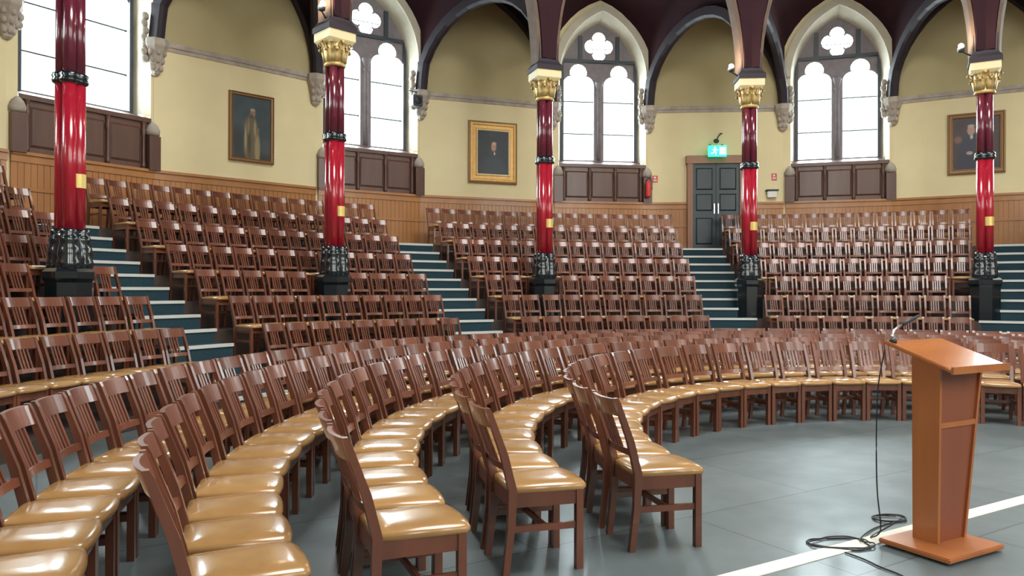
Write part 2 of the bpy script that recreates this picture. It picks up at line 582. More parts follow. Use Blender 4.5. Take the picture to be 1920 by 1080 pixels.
def make_window():
    root = bpy.data.objects.new('window_1', None)
    COL.objects.link(root)
    structure(root)
    # wall around the opening
    arch = arch_pts(OW, ORISE, OSP)
    outer = [(-WW - .14, ZT - 0.2), (WW + .14, ZT - 0.2), (WW + .14, 9.2), (-WW - .14, 9.2)]
    hole = [(OW, ZD - 0.04), (-OW, ZD - 0.04)] + arch
    plate(outer, [hole], 0.012, 0.25, 'window_wall', 'cream', root)
    # splayed reveal
    inner = arch_pts(IW, IRISE, OSP)
    oa = [(-OW, ZSILL - 0.05)] + arch + [(OW, ZSILL - 0.05)]
    ia = [(-IW, ZSILL)] + inner + [(IW, ZSILL)]
    MB().loft([[(x, -0.0, z) for x, z in oa], [(x, DEP, z) for x, z in ia]], False, False).build('reveal', 'archstone', root)
    # raised hood arch band
    bo = arch_pts(OW + 0.18, ORISE + 0.18, OSP)
    MB().loft([[(x, 0.01, z) for x, z in arch], [(x, -0.06, z) for x, z in arch], [(x, -0.06, z) for x, z in bo], [(x, 0.01, z) for x, z in bo]], False, False).build('arch_band', 'archstone', root)
    # tracery plate
    hw = 0.405
    lan = [trefoil_lancet(s * 0.535, hw, ZSILL + 0.04, 6.74) for s in (-1, 1)]
    qf = quatrefoil(0, 7.74, 0.23)
    fo = [(-IW - 0.1, ZSILL - 0.03), (IW + 0.1, ZSILL - 0.03)] + list(reversed(arch_pts(IW + 0.1, IRISE + 0.15, OSP)))
    plate(fo, lan + [qf], DEP - 0.02, DEP + 0.16, 'tracery', 'tracery', root)
    # dark bars of the frame
    MB().box(-IW, IW, DEP - 0.07, DEP - 0.02, 7.31, 7.39).build('transom', 'steel', root)
    for s in (-1, 1):
        MB().box(s * 0.49 - 0.05, s * 0.49 + 0.05, DEP - 0.06, DEP - 0.02, 7.39, 8.0).build('upright', 'steel', root)
        MB().box(s * (IW - 0.05) - 0.035, s * (IW - 0.05) + 0.035, DEP - 0.06, DEP - 0.02, ZSILL, 7.31).build('side_bar', 'steel', root)
    MB().lathe([(0.055, ZSILL + 0.05), (0.055, 6.5), (0.085, 6.54), (0.06, 6.6), (0.11, 6.78), (0.11, 6.84)], 10, (0, DEP - 0.03)).build('mullion_shaft', 'tracery', root)
    # panes behind the tracery, split by saddle bars
    cuts = [ZSILL + 0.02, 5.5, 6.33, 7.29]
    for s in (-1, 1):
        x0, x1 = s * 0.535 - hw - 0.02, s * 0.535 + hw + 0.02
        for z0, z1 in zip(cuts, cuts[1:]):
            MB().box(x0, x1, DEP + 0.1, DEP + 0.108, z0 + 0.012, z1 - 0.012).build('pane', 'glass', root)
        for z in cuts[1:3]:
            MB().box(x0, x1, DEP + 0.08, DEP + 0.12, z - 0.014, z + 0.014).build('saddle_bar', 'steel', root)
    MB().box(-0.46, 0.46, DEP + 0.1, DEP + 0.108, 7.33, 8.2).build('pane', 'glass', root)
    mb = MB()
    for i in range(-4, 5):
        mb.tube([(i * 0.11 - 0.2, DEP + 0.095, 7.34), (i * 0.11 + 0.2, DEP + 0.095, 8.18)], 0.006, 4)
    mb.box(-0.44, 0.44, DEP + 0.088, DEP + 0.1, 7.70, 7.715)
    mb.build('leading', 'steel', root)
    # sloping sill and panelled apron below
    MB().loft([[(-OW, -0.02, ZSILL - 0.12), (OW, -0.02, ZSILL - 0.12), (IW, DEP, ZSILL + 0.02), (-IW, DEP, ZSILL + 0.02)],
               [(-OW, -0.02, ZSILL - 0.2), (OW, -0.02, ZSILL - 0.2), (IW, DEP, ZSILL - 0.2), (-IW, DEP, ZSILL - 0.2)]]).build('window_sill', 'darkwood', root)
    ap = MB().box(-OW, OW, 0.03, 0.09, ZD - 0.02, ZSILL - 0.18).build('apron', 'darkwood', root)
    for i in range(3):
        cx = (i - 1) * 0.66
        pb = MB()
        pb.loft([[(cx - 0.29, 0.03, ZD + 0.1), (cx + 0.29, 0.03, ZD + 0.1), (cx + 0.29, 0.03, ZSILL - 0.3), (cx - 0.29, 0.03, ZSILL - 0.3)],
                 [(cx - 0.25, 0.0, ZD + 0.14), (cx + 0.25, 0.0, ZD + 0.14), (cx + 0.25, 0.0, ZSILL - 0.34), (cx - 0.25, 0.0, ZSILL - 0.34)]])
        pb.build('panel', 'darkwood', ap)
    for i in range(4):
        cx = (i - 1.5) * 0.66
        MB().lathe([(0.03, ZD), (0.045, ZD + 0.06), (0.03, ZD + 0.15), (0.03, ZSILL - 0.45), (0.05, ZSILL - 0.38), (0.03, ZSILL - 0.32), (0.045, ZSILL - 0.2)], 8, (cx, -0.0)).build('baluster', 'darkwood', ap)
    for s in (-1, 1):
        # stone roll foot on a dark post at each side
        MB().box(s * (OW + 0.02) - 0.11, s * (OW + 0.02) + 0.11, -0.12, 0.02, ZD - 0.02, 4.32).build('side_post', 'darkwood', root)
        MB().lathe([(0.0, 4.32), (0.12, 4.34), (0.13, 4.42), (0.09, 4.52), (0.03, 4.58), (0.0, 4.6)], 12, (s * (OW + 0.02), -0.03)).build('roll_foot', 'stone', root)
    # dado under the window
    o = link('dado_boards', me_d2, None, root); o['kind'] = 'stuff'
    link('dado_rail', me_r2, None, root)
    return root
w0 = make_window()
for i, a in enumerate(WIN):
    o = w0 if i == 0 else copy_tree(w0)
    o.name = 'window_%d' % (i + 1)
    o.location = P(WR, a - 0.25, 0)
    o.rotation_euler = (0, 0, rad(a - 90))

# ------------------------------------------------------------------ vault over the ambulatory
vault = structure(empty('ceiling_vault'))
def rib_h(v): return 1.75 * sqrt(max(0, 1 - (2 * v - 1) ** 2)) if 0 < v < 1 else 0.0
NV, NU = 12, 14
ZC = 6.0
def spring(v): return ZSP + (ZC - ZSP) * v
def Rv(v): return RW - 0.02 - (RW - RC - 0.05) * v
for a in PAN:                            # triangular cell over a wall panel
    rings = []
    for i in range(NV + 1):
        v = i / NV
        half = HP * (1 - v) + 0.02
        top = max(rib_h(v), 2.5 * sqrt(max(0, 1 - v * v)))
        r = []
        for j in range(NU + 1):
            u = -1 + 2 * j / NU
            u = sin(u * pi / 2)
            g = pointed(1.66, 2.5, u * 1.66) / 2.5
            r.append(P(Rv(v), a - u * half, spring(v) + rib_h(v) + (top - rib_h(v)) * g))
        rings.append(r)
    MB().loft(rings, False, False, True).build('vault_web', 'vault', vault)
for a in WIN:                            # four sided cell over a window
    rings = []
    for i in range(NV + 1):
        v = i / NV
        half = HW + HP * v
        top = 2.66 + 1.7 * v
        r = []
        for j in range(NU + 1):
            u = -1 + 2 * j / NU
            u = sin(u * pi / 2)
            g = 0.0 if abs(u) > 0.999 else 0.30 + 0.70 * pointed(1.34, 1.9, u * 1.25) / 1.9   # stilted, clears the stone band
            r.append(P(Rv(v), a - u * half, spring(v) + rib_h(v) + (top - rib_h(v)) * g))
        rings.append(r)
    MB().loft(rings, False, False, True).build('vault_web', 'vault', vault)
def rib(pts, wd, m, name='rib'):
    """square section arch following pts; side vector is horizontal"""
    rings = []
    for i, p in enumerate(pts):
        d = (pts[min(i + 1, len(pts) - 1)] - pts[max(i - 1, 0)]).normalized()
        q = pts[-1] - pts[0]
        s = Vector((-q.y, q.x, 0)).normalized()
        t = d.cross(s).normalized()
        rings.append([p + s * wd * 0.5 + t * wd * 0.6, p + s * wd * 0.5 - t * wd * 0.35, p + s * wd * 0.22 - t * wd * 0.6,
                      p - s * wd * 0.22 - t * wd * 0.6, p - s * wd * 0.5 - t * wd * 0.35, p - s * wd * 0.5 + t * wd * 0.6])
    return MB().loft(rings).build(name, m, vault)
for a in PAN:
    for s in (-1, 1):                    # diagonal ribs corbel to column
        pts = []
        for i in range(17):
            v = 0.5 - 0.5 * cos(pi * i / 16)
            pts.append(P(Rv(v) - (0.12 if i < 2 else 0), a + s * HP * (1 - v), spring(v) + rib_h(v) - 0.02))
        rib(pts, 0.2, 'rib')
    tx = Vector((sin(rad(a)), -cos(rad(a)), 0))
    pts = [P(PR - 0.05, a, 0) + tx * x + Vector((0, 0, z)) for x, z in arch_pts(PW - 0.02, 2.5, ZSP, 10)]
    rib(pts, 0.17, 'rib', 'wall_rib')
# ------------------------------------------------------------------ arcade over the columns
arcade = structure(empty('wall_arcade'))
AH = RC * sin(rad(12.0))
AR = RC * cos(rad(12.0))
ah = AH - 0.19
apts = arch_pts(ah, 4.3, ZC, 14)
fo = [(-AH, ZC), (-ah, ZC)][:1] + apts + [(AH, ZC), (AH, HZ), (-AH, HZ)]
a_mesh = plate(fo, [], -0.2, 0.2, 'arcade_wall', 'vault', arcade)
soff = MB().loft([[(x * 0.995, -0.17, z - 0.02) for x, z in apts], [(x * 0.97, -0.13, z - 0.09) for x, z in apts], [(x * 0.97, 0.13, z - 0.09) for x, z in apts],
                  [(x * 0.995, 0.17, z - 0.02) for x, z in apts]], False, False).build('arch_soffit', 'archrib', arcade)
for i, a in enumerate(WIN):
    for src in (a_mesh, soff):
        o = src if i == 0 else src.copy()
        if i:
            COL.objects.link(o)
        o.parent = arcade
        o.location = P(AR, a, 0)
        o.rotation_euler = (0, 0, rad(a - 90))

# ------------------------------------------------------------------ columns
ZCOLL, ZBAND, ZRED = 4.02, 2.785, 2.196
def make_column():
    root = empty('column')
    r, off = 0.078, 0.09
    dirs = [(off * cos(q * pi / 2 + pi / 4), off * sin(q * pi / 2 + pi / 4)) for q in range(4)]
    MB().lathe([(0.27, 0.7), (0.27, 1.55), (0.30, 1.6), (0.30, 1.68), (0.26, 1.72)], 8, smooth=False, a0=pi / 8).build('pedestal', 'black', root)
    b = MB().lathe([(0.2, 1.7), (0.22, 1.75), (0.19, 1.95), (0.16, 2.1), (0.16, 2.15)], 20)
    for d in dirs:
        e = (d[0] * 1.35, d[1] * 1.35)
        b.lathe([(0.115, 1.7), (0.135, 1.74), (0.135, 1.8), (0.12, 1.84), (0.128, 1.9), (0.12, 1.96), (0.10, 2.03), (0.112, 2.06), (0.10, 2.1), (0.088, 2.13), (0.096, 2.16), (0.085, 2.2)], 16, e)
    b.build('base', 'black', root)
    for d in dirs:
        MB().lathe([(r, 2.15), (r, 4.0)], 18, d).build('shaft', 'red', root)
        MB().lathe([(r * 0.94, 4.0), (r * 0.9, 5.25)], 18, d).build('upper_shaft', 'maroon', root)
    MB().lathe([(0.09, 2.15), (0.09, 5.25)], 10).build('core', 'maroon', root)
    c = MB()
    for d in dirs:
        c.lathe([(0.076, 3.95), (0.105, 3.97), (0.115, 4.0), (0.10, 4.02), (0.115, 4.05), (0.105, 4.08), (0.076, 4.1)], 16, d)
    c.build('collar', 'black', root)
    # brass plate wrapped round two of the shafts on the room side
    for d, t0, t1 in ((dirs[3], -0.80 * pi, 0.25 * pi),):
        rings = []
        for z in (2.70, 2.87):
            rings.append([(d[0] + (r + 0.006) * cos(t0 + (t1 - t0) * i / 10), d[1] + (r + 0.006) * sin(t0 + (t1 - t0) * i / 10), z) for i in range(11)])
        MB().loft(rings, False, False, True).build('brass_band', 'brass', root)
    # foliage capital
    cp = MB().lathe([(0.165, 5.2), (0.185, 5.23), (0.165, 5.27), (0.17, 5.4), (0.185, 5.5), (0.215, 5.58)], 20)
    for i in range(8):
        a = i * pi / 4 + pi / 8
        for (z0, k, wd) in ((5.27, 1.0, 0.06), (5.38, 1.12, 0.05)):
            aa = a + (pi / 8 if k > 1 else 0)
            rr = [(0.175, z0), (0.19, z0 + 0.1), (0.21, z0 + 0.18), (0.235 * k, z0 + 0.22), (0.255 * k, z0 + 0.19), (0.245 * k, z0 + 0.16)]
            t = (-sin(aa), cos(aa))
            rings = []
            for n, (q, z) in enumerate(rr):
                ww = wd * (1, 1.3, 1.25, 1.0, 0.6, 0.3)[n]
                rings.append([(q * cos(aa) + t[0] * ww, q * sin(aa) + t[1] * ww, z), ((q + 0.02) * cos(aa), (q + 0.02) * sin(aa), z + 0.005),
                              (q * cos(aa) - t[0] * ww, q * sin(aa) - t[1] * ww, z), ((q - 0.025) * cos(aa), (q - 0.025) * sin(aa), z)])
            cp.loft(rings, True, True, True)
    cp.build('capital', 'gold', root)
    ab = MB()
    def sq(h, z): return [(-h, -h, z), (h, -h, z), (h, h, z), (-h, h, z)]
    ab.loft([sq(0.20, 5.57), sq(0.235, 5.61), sq(0.25, 5.63), sq(0.25, 5.77)])
    ab.build('abacus', 'abacus', root)
    MB().loft([sq(0.27, 5.77), sq(0.27, 5.86), sq(0.22, 5.93), sq(0.20, 6.0), sq(0.20, 6.3)]).build('impost', 'rib', root)
    return root
col_lab = {0: 'red clustered column beyond the far end of the portraits',
           1: 'red column with black base beside the dark-framed portrait of a seated sitter',
           2: 'red column with gold capital standing before the teal exit door',
           3: 'red column with gold capital between the gold-framed portrait and a window',
           4: 'red column beside the twin-lancet window next to the robed portrait',
           5: 'broad red column with black base before the tall bright window, by the outer chair block',
           6: 'red clustered column past the outer chair block', 7: 'red clustered column at the platform end'}
c0 = make_column()
cols = []
for i, a in enumerate(PAN):
    if i in (0, 7):
        continue
    o = c0 if not cols else copy_tree(c0)
    o.location = P(RC, a, 0)
    o.rotation_euler = (0, 0, rad(a - 90))
    tag(o, col_lab[i], 'column', 'red columns of the arcade')
    cols.append((a, o))

# ------------------------------------------------------------------ spotlights on the capitals
def spotlight(a, dx, dz, label):
    root = thing('spotlight', label, 'spotlight', P(RC, a, 0), rad(a - 90), 'spotlights on the column capitals')
    x = dx
    MB().tube([(x * 0.6, -0.1, 5.9 + dz), (x, -0.2, 5.98 + dz)], 0.014, 6).build('arm', 'steel', root)
    MB().lathe([(0.03, 5.95 + dz), (0.06, 5.97 + dz), (0.065, 6.02 + dz), (0.05, 6.05 + dz)], 12, (x, -0.22)).build('housing', 'steel', root)
    MB().ball((x, -0.26, 6.06 + dz), 0.05, 0.05, 0.05, 10, 8).build('bulb', 'bulb', root)
    l = bpy.data.lights.new('spot_glow', 'POINT')
    l.energy = 34
    l.color = (1.0, 0.80, 0.55)
    l.shadow_soft_size = 0.06
    lo = bpy.data.objects.new('spot_glow', l)
    lo.location = (x - 0.12, -0.3, 6.12 + dz)
    lo.parent = root
    COL.objects.link(lo)
spotlight(PAN[4], -0.38, 0.05, 'lit spotlight on the capital beside the robed portrait window')
spotlight(PAN[2], -0.42, -0.05, 'lit spotlight on the capital before the exit door')
spotlight(PAN[1], -0.40, 0.05, 'lit spotlight on the capital by the seated-sitter portrait')

# ------------------------------------------------------------------ stairs between the blocks of chairs
stair_lab = {0: 'teal carpeted steps with white nosings at the outer end of the tiers',
             1: 'teal carpeted steps with white nosings between the outer block and the robed-portrait block',
             2: 'teal carpeted steps with white nosings climbing to the bare dado between the portrait blocks',
             3: 'teal carpeted steps with white nosings climbing to the exit door',
             4: 'teal carpeted steps with white nosings past the column by the seated-sitter portrait'}
HWS = 0.50
def make_stairs():
    root = empty('staircase')
    for n in range(13):
        R, z = RT - n * T, ZT - n * S
        st = MB().box(-HWS, HWS, R - 0.012, R + T + (0.80 if n == 0 else 0.0), max(0.0, z - S), z + 0.012).build('step', 'carpet', root)
        MB().box(-HWS, HWS, R - 0.03, R + 0.03, z - 0.025, z + 0.018).build('nosing', 'nosing', st)
    return root
s0 = make_stairs()
for i, a in enumerate(AISLE):
    o = s0 if i == 0 else copy_tree(s0)
    o.location = (CX, CY, 0)
    o.rotation_euler = (0, 0, rad(a - 90))
    tag(o, stair_lab[i], 'stairs', 'stairs through the tiers')

# ------------------------------------------------------------------ chairs
def chair_parts():
    """list of (name, mesh builder, material, bevel); front edge at y=0, floor at z=0"""
    L = []
    for s in (-1, 1):
        mb = MB()
        a = 0.019
        mb.loft([[(s * .172 - a, .05 - a, 0), (s * .172 + a, .05 - a, 0), (s * .172 + a, .05 + a, 0), (s * .172 - a, .05 + a, 0)],
                 [(s * .172 - a, .05 - a, .42), (s * .172 + a, .05 - a, .42), (s * .172 + a, .05 + a, .42), (s * .172 - a, .05 + a, .42)]])
        L.append(('leg', mb, 'chair', 0))
    for s in (-1, 1):                    # rear leg runs up as the back post
        mb = MB()
        rings = []
        for y, z, t in ((.455, 0, .017), (.425, .25, .02), (.42, .44, .022), (.465, .62, .02), (.545, .84, .016), (.556, .868, .012)):
            x = s * (.166 + .010 * z)
            rings.append([(x - .017, y - t, z), (x + .017, y - t, z), (x + .017, y + t, z), (x - .017, y + t, z)])
        mb.loft(rings)
        L.append(('post', mb, 'chair', 0))
    mb = MB()
    mb.box(-.165, .165, .035, .058, .345, .42).box(-.15, .15, .405, .428, .345, .42)
    for s in (-1, 1):
        mb.loft([[(s * .183, .04, .345), (s * .160, .04, .345), (s * .160, .04, .42), (s * .183, .04, .42)],
                 [(s * .172, .42, .345), (s * .150, .42, .345), (s * .150, .42, .42), (s * .172, .42, .42)]])
    L.append(('seat_frame', mb, 'chair', 0))
    for s in (-1, 1):
        L.append(('stretcher', MB().loft([[(s * .180, .05, .215), (s * .162, .05, .215), (s * .162, .05, .25), (s * .180, .05, .25)],
                                          [(s * .170, .43, .215), (s * .152, .43, .215), (s * .152, .43, .25), (s * .170, .43, .25)]]), 'chair', 0))
    L.append(('stretcher', MB().box(-.165, .165, .225, .243, .218, .248), 'chair', 0))
    # padded seat
    mb = MB()
    rings = []
    def outline(k, z):
        hw0, hw1 = .193 - k, .172 - k
        y0, y1 = 0.0 + k, .425 - k
        pts = []
        for (x, y) in ((-hw0, y0 + .03), (-hw0 + .025, y0 + .006), (-hw0 * .5, y0 - .006), (0, y0 - .01), (hw0 * .5, y0 - .006), (hw0 - .025, y0 + .006), (hw0, y0 + .03),
                       ((hw0 + hw1) / 2, (y0 + y1) / 2), (hw1, y1 - .02), (hw1 - .02, y1), (0, y1), (-hw1 + .02, y1), (-hw1, y1 - .02), (-(hw0 + hw1) / 2, (y0 + y1) / 2)):
            pts.append((x, y, z))
        return pts
    for k, z in ((.004, .415), (0, .425), (0, .44), (.008, .452), (.03, .462), (.075, .470), (.13, .473)):
        rings.append(outline(k, z))
    mb.loft(rings, True, True, True)
    L.append(('seat', mb, 'seat', 0))
    # bowed rails and slats
    def rail(z0, z1, y0, y1, th, bow, n=8):
        mb = MB()
        rings = []
        for i in range(n + 1):
            u = -1 + 2 * i / n
            b = bow * (1 - u * u)
            x = u * .168
            rings.append([(x, y0 + b - th, z0), (x, y0 + b + th, z0), (x, y1 + b + th, z1), (x, y1 + b - th, z1)])
        mb.loft(rings, True, True, False)
        return mb
    L.append(('crest_rail', rail(.762, .862, .517, .553, .011, .028), 'chair', 0))
    L.append(('lower_rail', rail(.535, .575, .440, .450, .010, .02), 'chair', 0))
    for i in range(4):
        x = (i - 1.5) * .042
        b0, b1 = .02 * (1 - (x / .16) ** 2), .028 * (1 - (x / .16) ** 2)
        mb = MB()
        mb.loft([[(x - .011, .450 + b0 - .006, .57), (x + .011, .450 + b0 - .006, .57), (x + .011, .450 + b0 + .006, .57), (x - .011, .450 + b0 + .006, .57)],
                 [(x - .011, .519 + b1 - .006, .77), (x + .011, .519 + b1 - .006, .77), (x + .011, .519 + b1 + .006, .77), (x - .011, .519 + b1 + .006, .77)]])
        L.append(('slat', mb, 'chair', 0))
    return L
PARTS = chair_parts()
PMESH = []
for nm, mb, m, bv in PARTS:
    me = mb.mesh(nm)
    me.materials.append(M[m])
    PMESH.append((nm, me, m))

pos = []   # (x, y, z, angle, row id, index in row, sector)
PITCH = 0.395
TPITCH = 0.378                           # the tier chairs stand closer and are a little narrower
# rows on the flat floor: front edge radius, angle of the open end, group
FR = [3.18, 3.97, 4.77, 5.52, 6.28]
FEND = [199.0, 200.3, 206.1, 208.5, 213.0]
for i, (R, a1) in enumerate(zip(FR, FEND)):
    step = math.degrees(PITCH / R)
    a = a1 - step * 0.5
    k = 0
    while a > PHI - 78:
        pos.append((R + random.uniform(-.008, .008), a, 0.0, ('floor', i), k, random.uniform(-1.2, 1.2)))
        a -= step
        k += 1
# rows on the tiers
edges = [PHI + 84] + AISLE + [PHI - 84]
SECT = ['end', 'outer', 'robed', 'gold', 'window', 'far']
for k in range(1, 8):
    R = tier_R(k) + 0.05
    Z = tier_Z(k)
    gap = math.degrees((HWS + 0.06) / R)
    step = math.degrees(TPITCH / (R + 0.5))
    for s in range(6):
        hi = edges[s] - (gap if s > 0 else 0)
        lo = edges[s + 1] + (gap if s < 5 else 0)
        if k == 7:                       # top row keeps clear of the door and the head of the stairs
            pass
        n = int((hi - lo) / step)
        st = (hi - lo) / n
        kk = 0
        for q in range(n):
            if SECT[s] in ('outer', 'window', 'end', 'far'):
                a = lo + st * (q + 0.5) if SECT[s] in ('outer', 'end') else hi - st * (q + 0.5)
            else:
                a = lo + st * (q + 0.5)
            p = P(R + 0.25, a)
            if any((p - P(RC, ca)).length < 0.54 for ca, _ in cols):
                continue
            pos.append((R + random.uniform(-.01, .015), a, Z, (SECT[s], k), kk, random.uniform(-1.2, 1.2)))
            kk += 1

def project(R, a, z):
    p = P(R + 0.25, a, z + 0.45)
    if p.y < 0.3:
        return None
    return 960 + F * p.x / p.y, 544 - F * (p.z - E) / p.y, p.y
ranked = []
for q in pos:
    pr = project(q[0], q[1], q[2])
    if pr is None:
        continue
    x, y, d = pr
    mx = 0.35 * F / d
    if d < 1.6 and x < -600:
        continue
    inside = -mx < x < 1920 + mx and y < 1080 + 0.55 * F / d
    if x < -900 or x > 2800:
        continue
    ranked.append((0 if inside else 1, d, q))
ranked.sort(key=lambda t: (t[0], t[1]))
single, rest = ranked[:300], ranked[300:]
single = [t for t in single if t[0] == 0]

ROWN = ['innermost', 'second', 'third', 'fourth', 'outermost']
def chair_label(row, k, ang):
    kind, i = row
    if kind == 'floor':
        if i == 4:
            an = min(range(1, 5), key=lambda q: abs(AISLE[q] - ang))
            n = int(abs(AISLE[an] - ang) / math.degrees(PITCH / FR[4]) + 0.5)
            up_ = ang > AISLE[an]
            st = ['', 'outer-block stairs', 'portrait-gap stairs', 'exit-door stairs', 'far column stairs'][an]
            to = [('', ''), ('away from', 'toward'), ('toward', 'away from'), ('toward', 'away from'), ('toward', 'away from')][an][0 if up_ else 1]
            mk = ['', 'the robed portrait', 'the robed portrait', 'the gold portrait', 'the exit door'][an]
            if n == 0:
                return 'outermost-floor-row wooden chair right at the foot of the %s' % st, 'chairs in the outermost floor row'
            return 'outermost-floor-row chair, %s past the foot of the %s, %s %s' % (ordinal(n - 1), st, to, mk), 'chairs in the outermost floor row'
        r = 'the innermost floor row around the lectern' if i == 0 else 'the %s floor row counted outward' % ROWN[i]
        return 'tan-seated wooden chair, %s from the open end of %s' % (ordinal(k), r), 'chairs in the %s floor row' % ROWN[i]
    t = ordinal(i - 1)
    if kind == 'outer' or kind == 'end':
        return 'wooden chair on the %s tier of the outer block, %s from the stairs' % (t, ordinal(k)), 'chairs on the outer block of tiers'
    if kind == 'robed':
        return 'wooden chair, %s tier below the robed portrait, %s from the gold-portrait side stairs' % (t, ordinal(k)), 'chairs on the tiers below the robed portrait'
    if kind == 'gold':
        return 'wooden chair, %s tier below the gold-framed portrait, %s from the exit-door stairs' % (t, ordinal(k)), 'chairs on the tiers below the gold-framed portrait'
    return 'wooden chair, %s tier of the block past the exit door, %s from the exit-door stairs' % (t, ordinal(k)), 'chairs on the tiers past the exit door'

for _, d, (R, a, z, row, k, jit) in single:
    lab, grp = chair_label(row, k, a)
    root = thing('wooden_chair', lab, 'chair', P(R, a, z), rad(a - 90 + jit), grp)
    if row[0] != 'floor':
        root.scale = (0.925, 1, 1)
    for nm, me, m in PMESH:
        link(nm, me, None, root)

# the chairs beyond the three hundred largest: one object
if rest:
    tmpl = {}
    allv, allf, allm, alls = [], [], [], []
    tv, tf, tm, ts = [], [], [], []
    for nm, me, m in PMESH:
        o = len(tv)
        tv += [v.co.copy() for v in me.vertices]
        for p in me.polygons:
            tf.append(tuple(i + o for i in p.vertices))
            tm.append(0 if m == 'chair' else 1)
            ts.append(p.use_smooth)
    for _, d, (R, a, z, row, k, jit) in rest:
        mt = Matrix.Translation(P(R, a, z)) @ Matrix.Rotation(rad(a - 90 + jit), 4, 'Z') @ Matrix.Diagonal((0.925 if row[0] != 'floor' else 1, 1, 1, 1))
        o = len(allv)
        allv += [tuple(mt @ v) for v in tv]
        allf += [tuple(i + o for i in f) for f in tf]
        allm += tm
        alls += ts
    me = bpy.data.meshes.new('distant_chairs')
    me.from_pydata(allv, [], allf)
    me.materials.append(M['chair'])
    me.materials.append(M['seat'])
    me.polygons.foreach_set('material_index', allm)
    me.polygons.foreach_set('use_smooth', alls)
    me.update()
    o = link('distant_chairs', me, None)
    o['kind'] = 'stuff'
    tag(o, 'remaining wooden chairs in rows on the far tiers under the windows', 'chairs')

# ------------------------------------------------------------------ paintings
def on_wall(name, ang, dx, label, cat, group=None):
    t = thing(name, label, cat, (0, 0, 0), rad(ang - 90), group)
    p = P(PR, ang, 0) + Vector((sin(rad(ang)), -cos(rad(ang)), 0)) * dx
    t.location = p
    return t
def painting(ang, dx, zc, w_, h_, fw, fm, label, cm, inner=None):
    t = on_wall('portrait_painting', ang, dx, label, 'painting', 'oil portraits on the wall')
    t.location.z = zc
    cm2 = cm
    MB().box(-w_ / 2 + fw * .9, w_ / 2 - fw * .9, -0.04, -0.012, -h_ / 2 + fw * .9, h_ / 2 - fw * .9).build('canvas', cm2, t)
    # moulded frame: four mitred lengths each a part
    prof = [(0, -0.005), (0, -0.05), (.12, -0.085), (.3, -0.09), (.4, -0.065), (.72, -0.06), (.8, -0.075), (.92, -0.07), (1, -0.045), (1, -0.005)]
    cs = [(-1, -1), (1, -1), (1, 1), (-1, 1)]
    for i in range(4):
        a_, b_ = cs[i], cs[(i + 1) % 4]
        def ring(c): return [(c[0] * (w_ / 2 - fw * q), y, c[1] * (h_ / 2 - fw * q)) for q, y in prof]
        MB().loft([ring(a_), ring(b_)]).build('frame_side', fm, t)
    if inner:
        for i in range(4):
            a_, b_ = cs[i], cs[(i + 1) % 4]
            o_ = fw * 0.0
            def ring2(c): return [(c[0] * (w_ / 2 + .03 - q), y, c[1] * (h_ / 2 + .03 - q)) for q, y in ((0, -.005), (0, -.05), (.035, -.06), (.035, -.005))]
            MB().loft([ring2(a_), ring2(b_)]).build('outer_moulding', inner, t)
            def ring3(c): return [(c[0] * (w_ / 2 - q), y, c[1] * (h_ / 2 - q)) for q, y in ((fw * .86, -.03), (fw * .86, -.078), (fw * .98, -.07), (fw * 1.02, -.03))]
            MB().loft([ring3(a_), ring3(b_)]).build('inner_slip', 'abacus', t)
    return t
m1 = painting_mat('robed_portrait', (0.045, 0.075, 0.085), [
    (0.05, -0.66, 0.6, 0.24, (0.035, 0.03, 0.02), 0.5), (0.3, -0.35, 0.14, 0.2, (0.06, 0.07, 0.075), 0.5), (-0.3, -0.3, 0.16, 0.4, (0.025, 0.03, 0.03), 0.6),
    (-0.02, 0.02, 0.17, 0.26, (0.12, 0.095, 0.055), 0.3), (0.0, -0.36, 0.19, 0.5, (0.13, 0.10, 0.055), 0.25),
    (0.12, -0.42, 0.075, 0.40, (0.30, 0.23, 0.12), 0.5), (-0.13, -0.22, 0.035, 0.36, (0.32, 0.25, 0.14), 0.6), (-0.05, -0.3, 0.05, 0.4, (0.06, 0.05, 0.03), 0.6),
    (0.07, 0.0, 0.04, 0.22, (0.30, 0.24, 0.13), 0.6), (-0.07, 0.02, 0.035, 0.2, (0.22, 0.17, 0.09), 0.6), (0.13, -0.05, 0.04, 0.1, (0.16, 0.12, 0.07), 0.5),
    (0.02, 0.30, 0.07, 0.105, (0.26, 0.15, 0.09), 0.35), (0.02, 0.37, 0.065, 0.04, (0.36, 0.28, 0.19), 0.4), (0.0, 0.235, 0.05, 0.045, (0.07, 0.05, 0.035), 0.4), (-0.01, 0.30, 0.015, 0.04, (0.15, 0.08, 0.05), 0.5)], 1, 1)
painting(PAN[4], 0.22, 4.765, 0.95, 1.40, 0.075, 'frame_brown', 'brown-framed full-length portrait of a figure in pale robes on cream wall', m1)
m2 = painting_mat('gold_portrait', (0.025, 0.035, 0.045), [
    (0.0, -0.45, 0.42, 0.45, (0.035, 0.042, 0.055), 0.4), (0.02, 0.02, 0.16, 0.16, (0.03, 0.036, 0.045), 0.4),
    (0.02, 0.14, 0.075, 0.125, (0.40, 0.22, 0.13), 0.3), (0.03, 0.22, 0.07, 0.05, (0.48, 0.33, 0.2), 0.4), (0.04, -0.02, 0.02, 0.045, (0.55, 0.55, 0.5), 0.3),
    (0.0, 0.09, 0.04, 0.02, (0.45, 0.28, 0.2), 0.4)], 1, 1)
painting(PAN[3], 0.12, 4.80, 1.18, 1.44, 0.20, 'frame_gold', 'wide gold-framed head portrait on a dark ground hanging on the cream wall', m2, 'frame_brown')
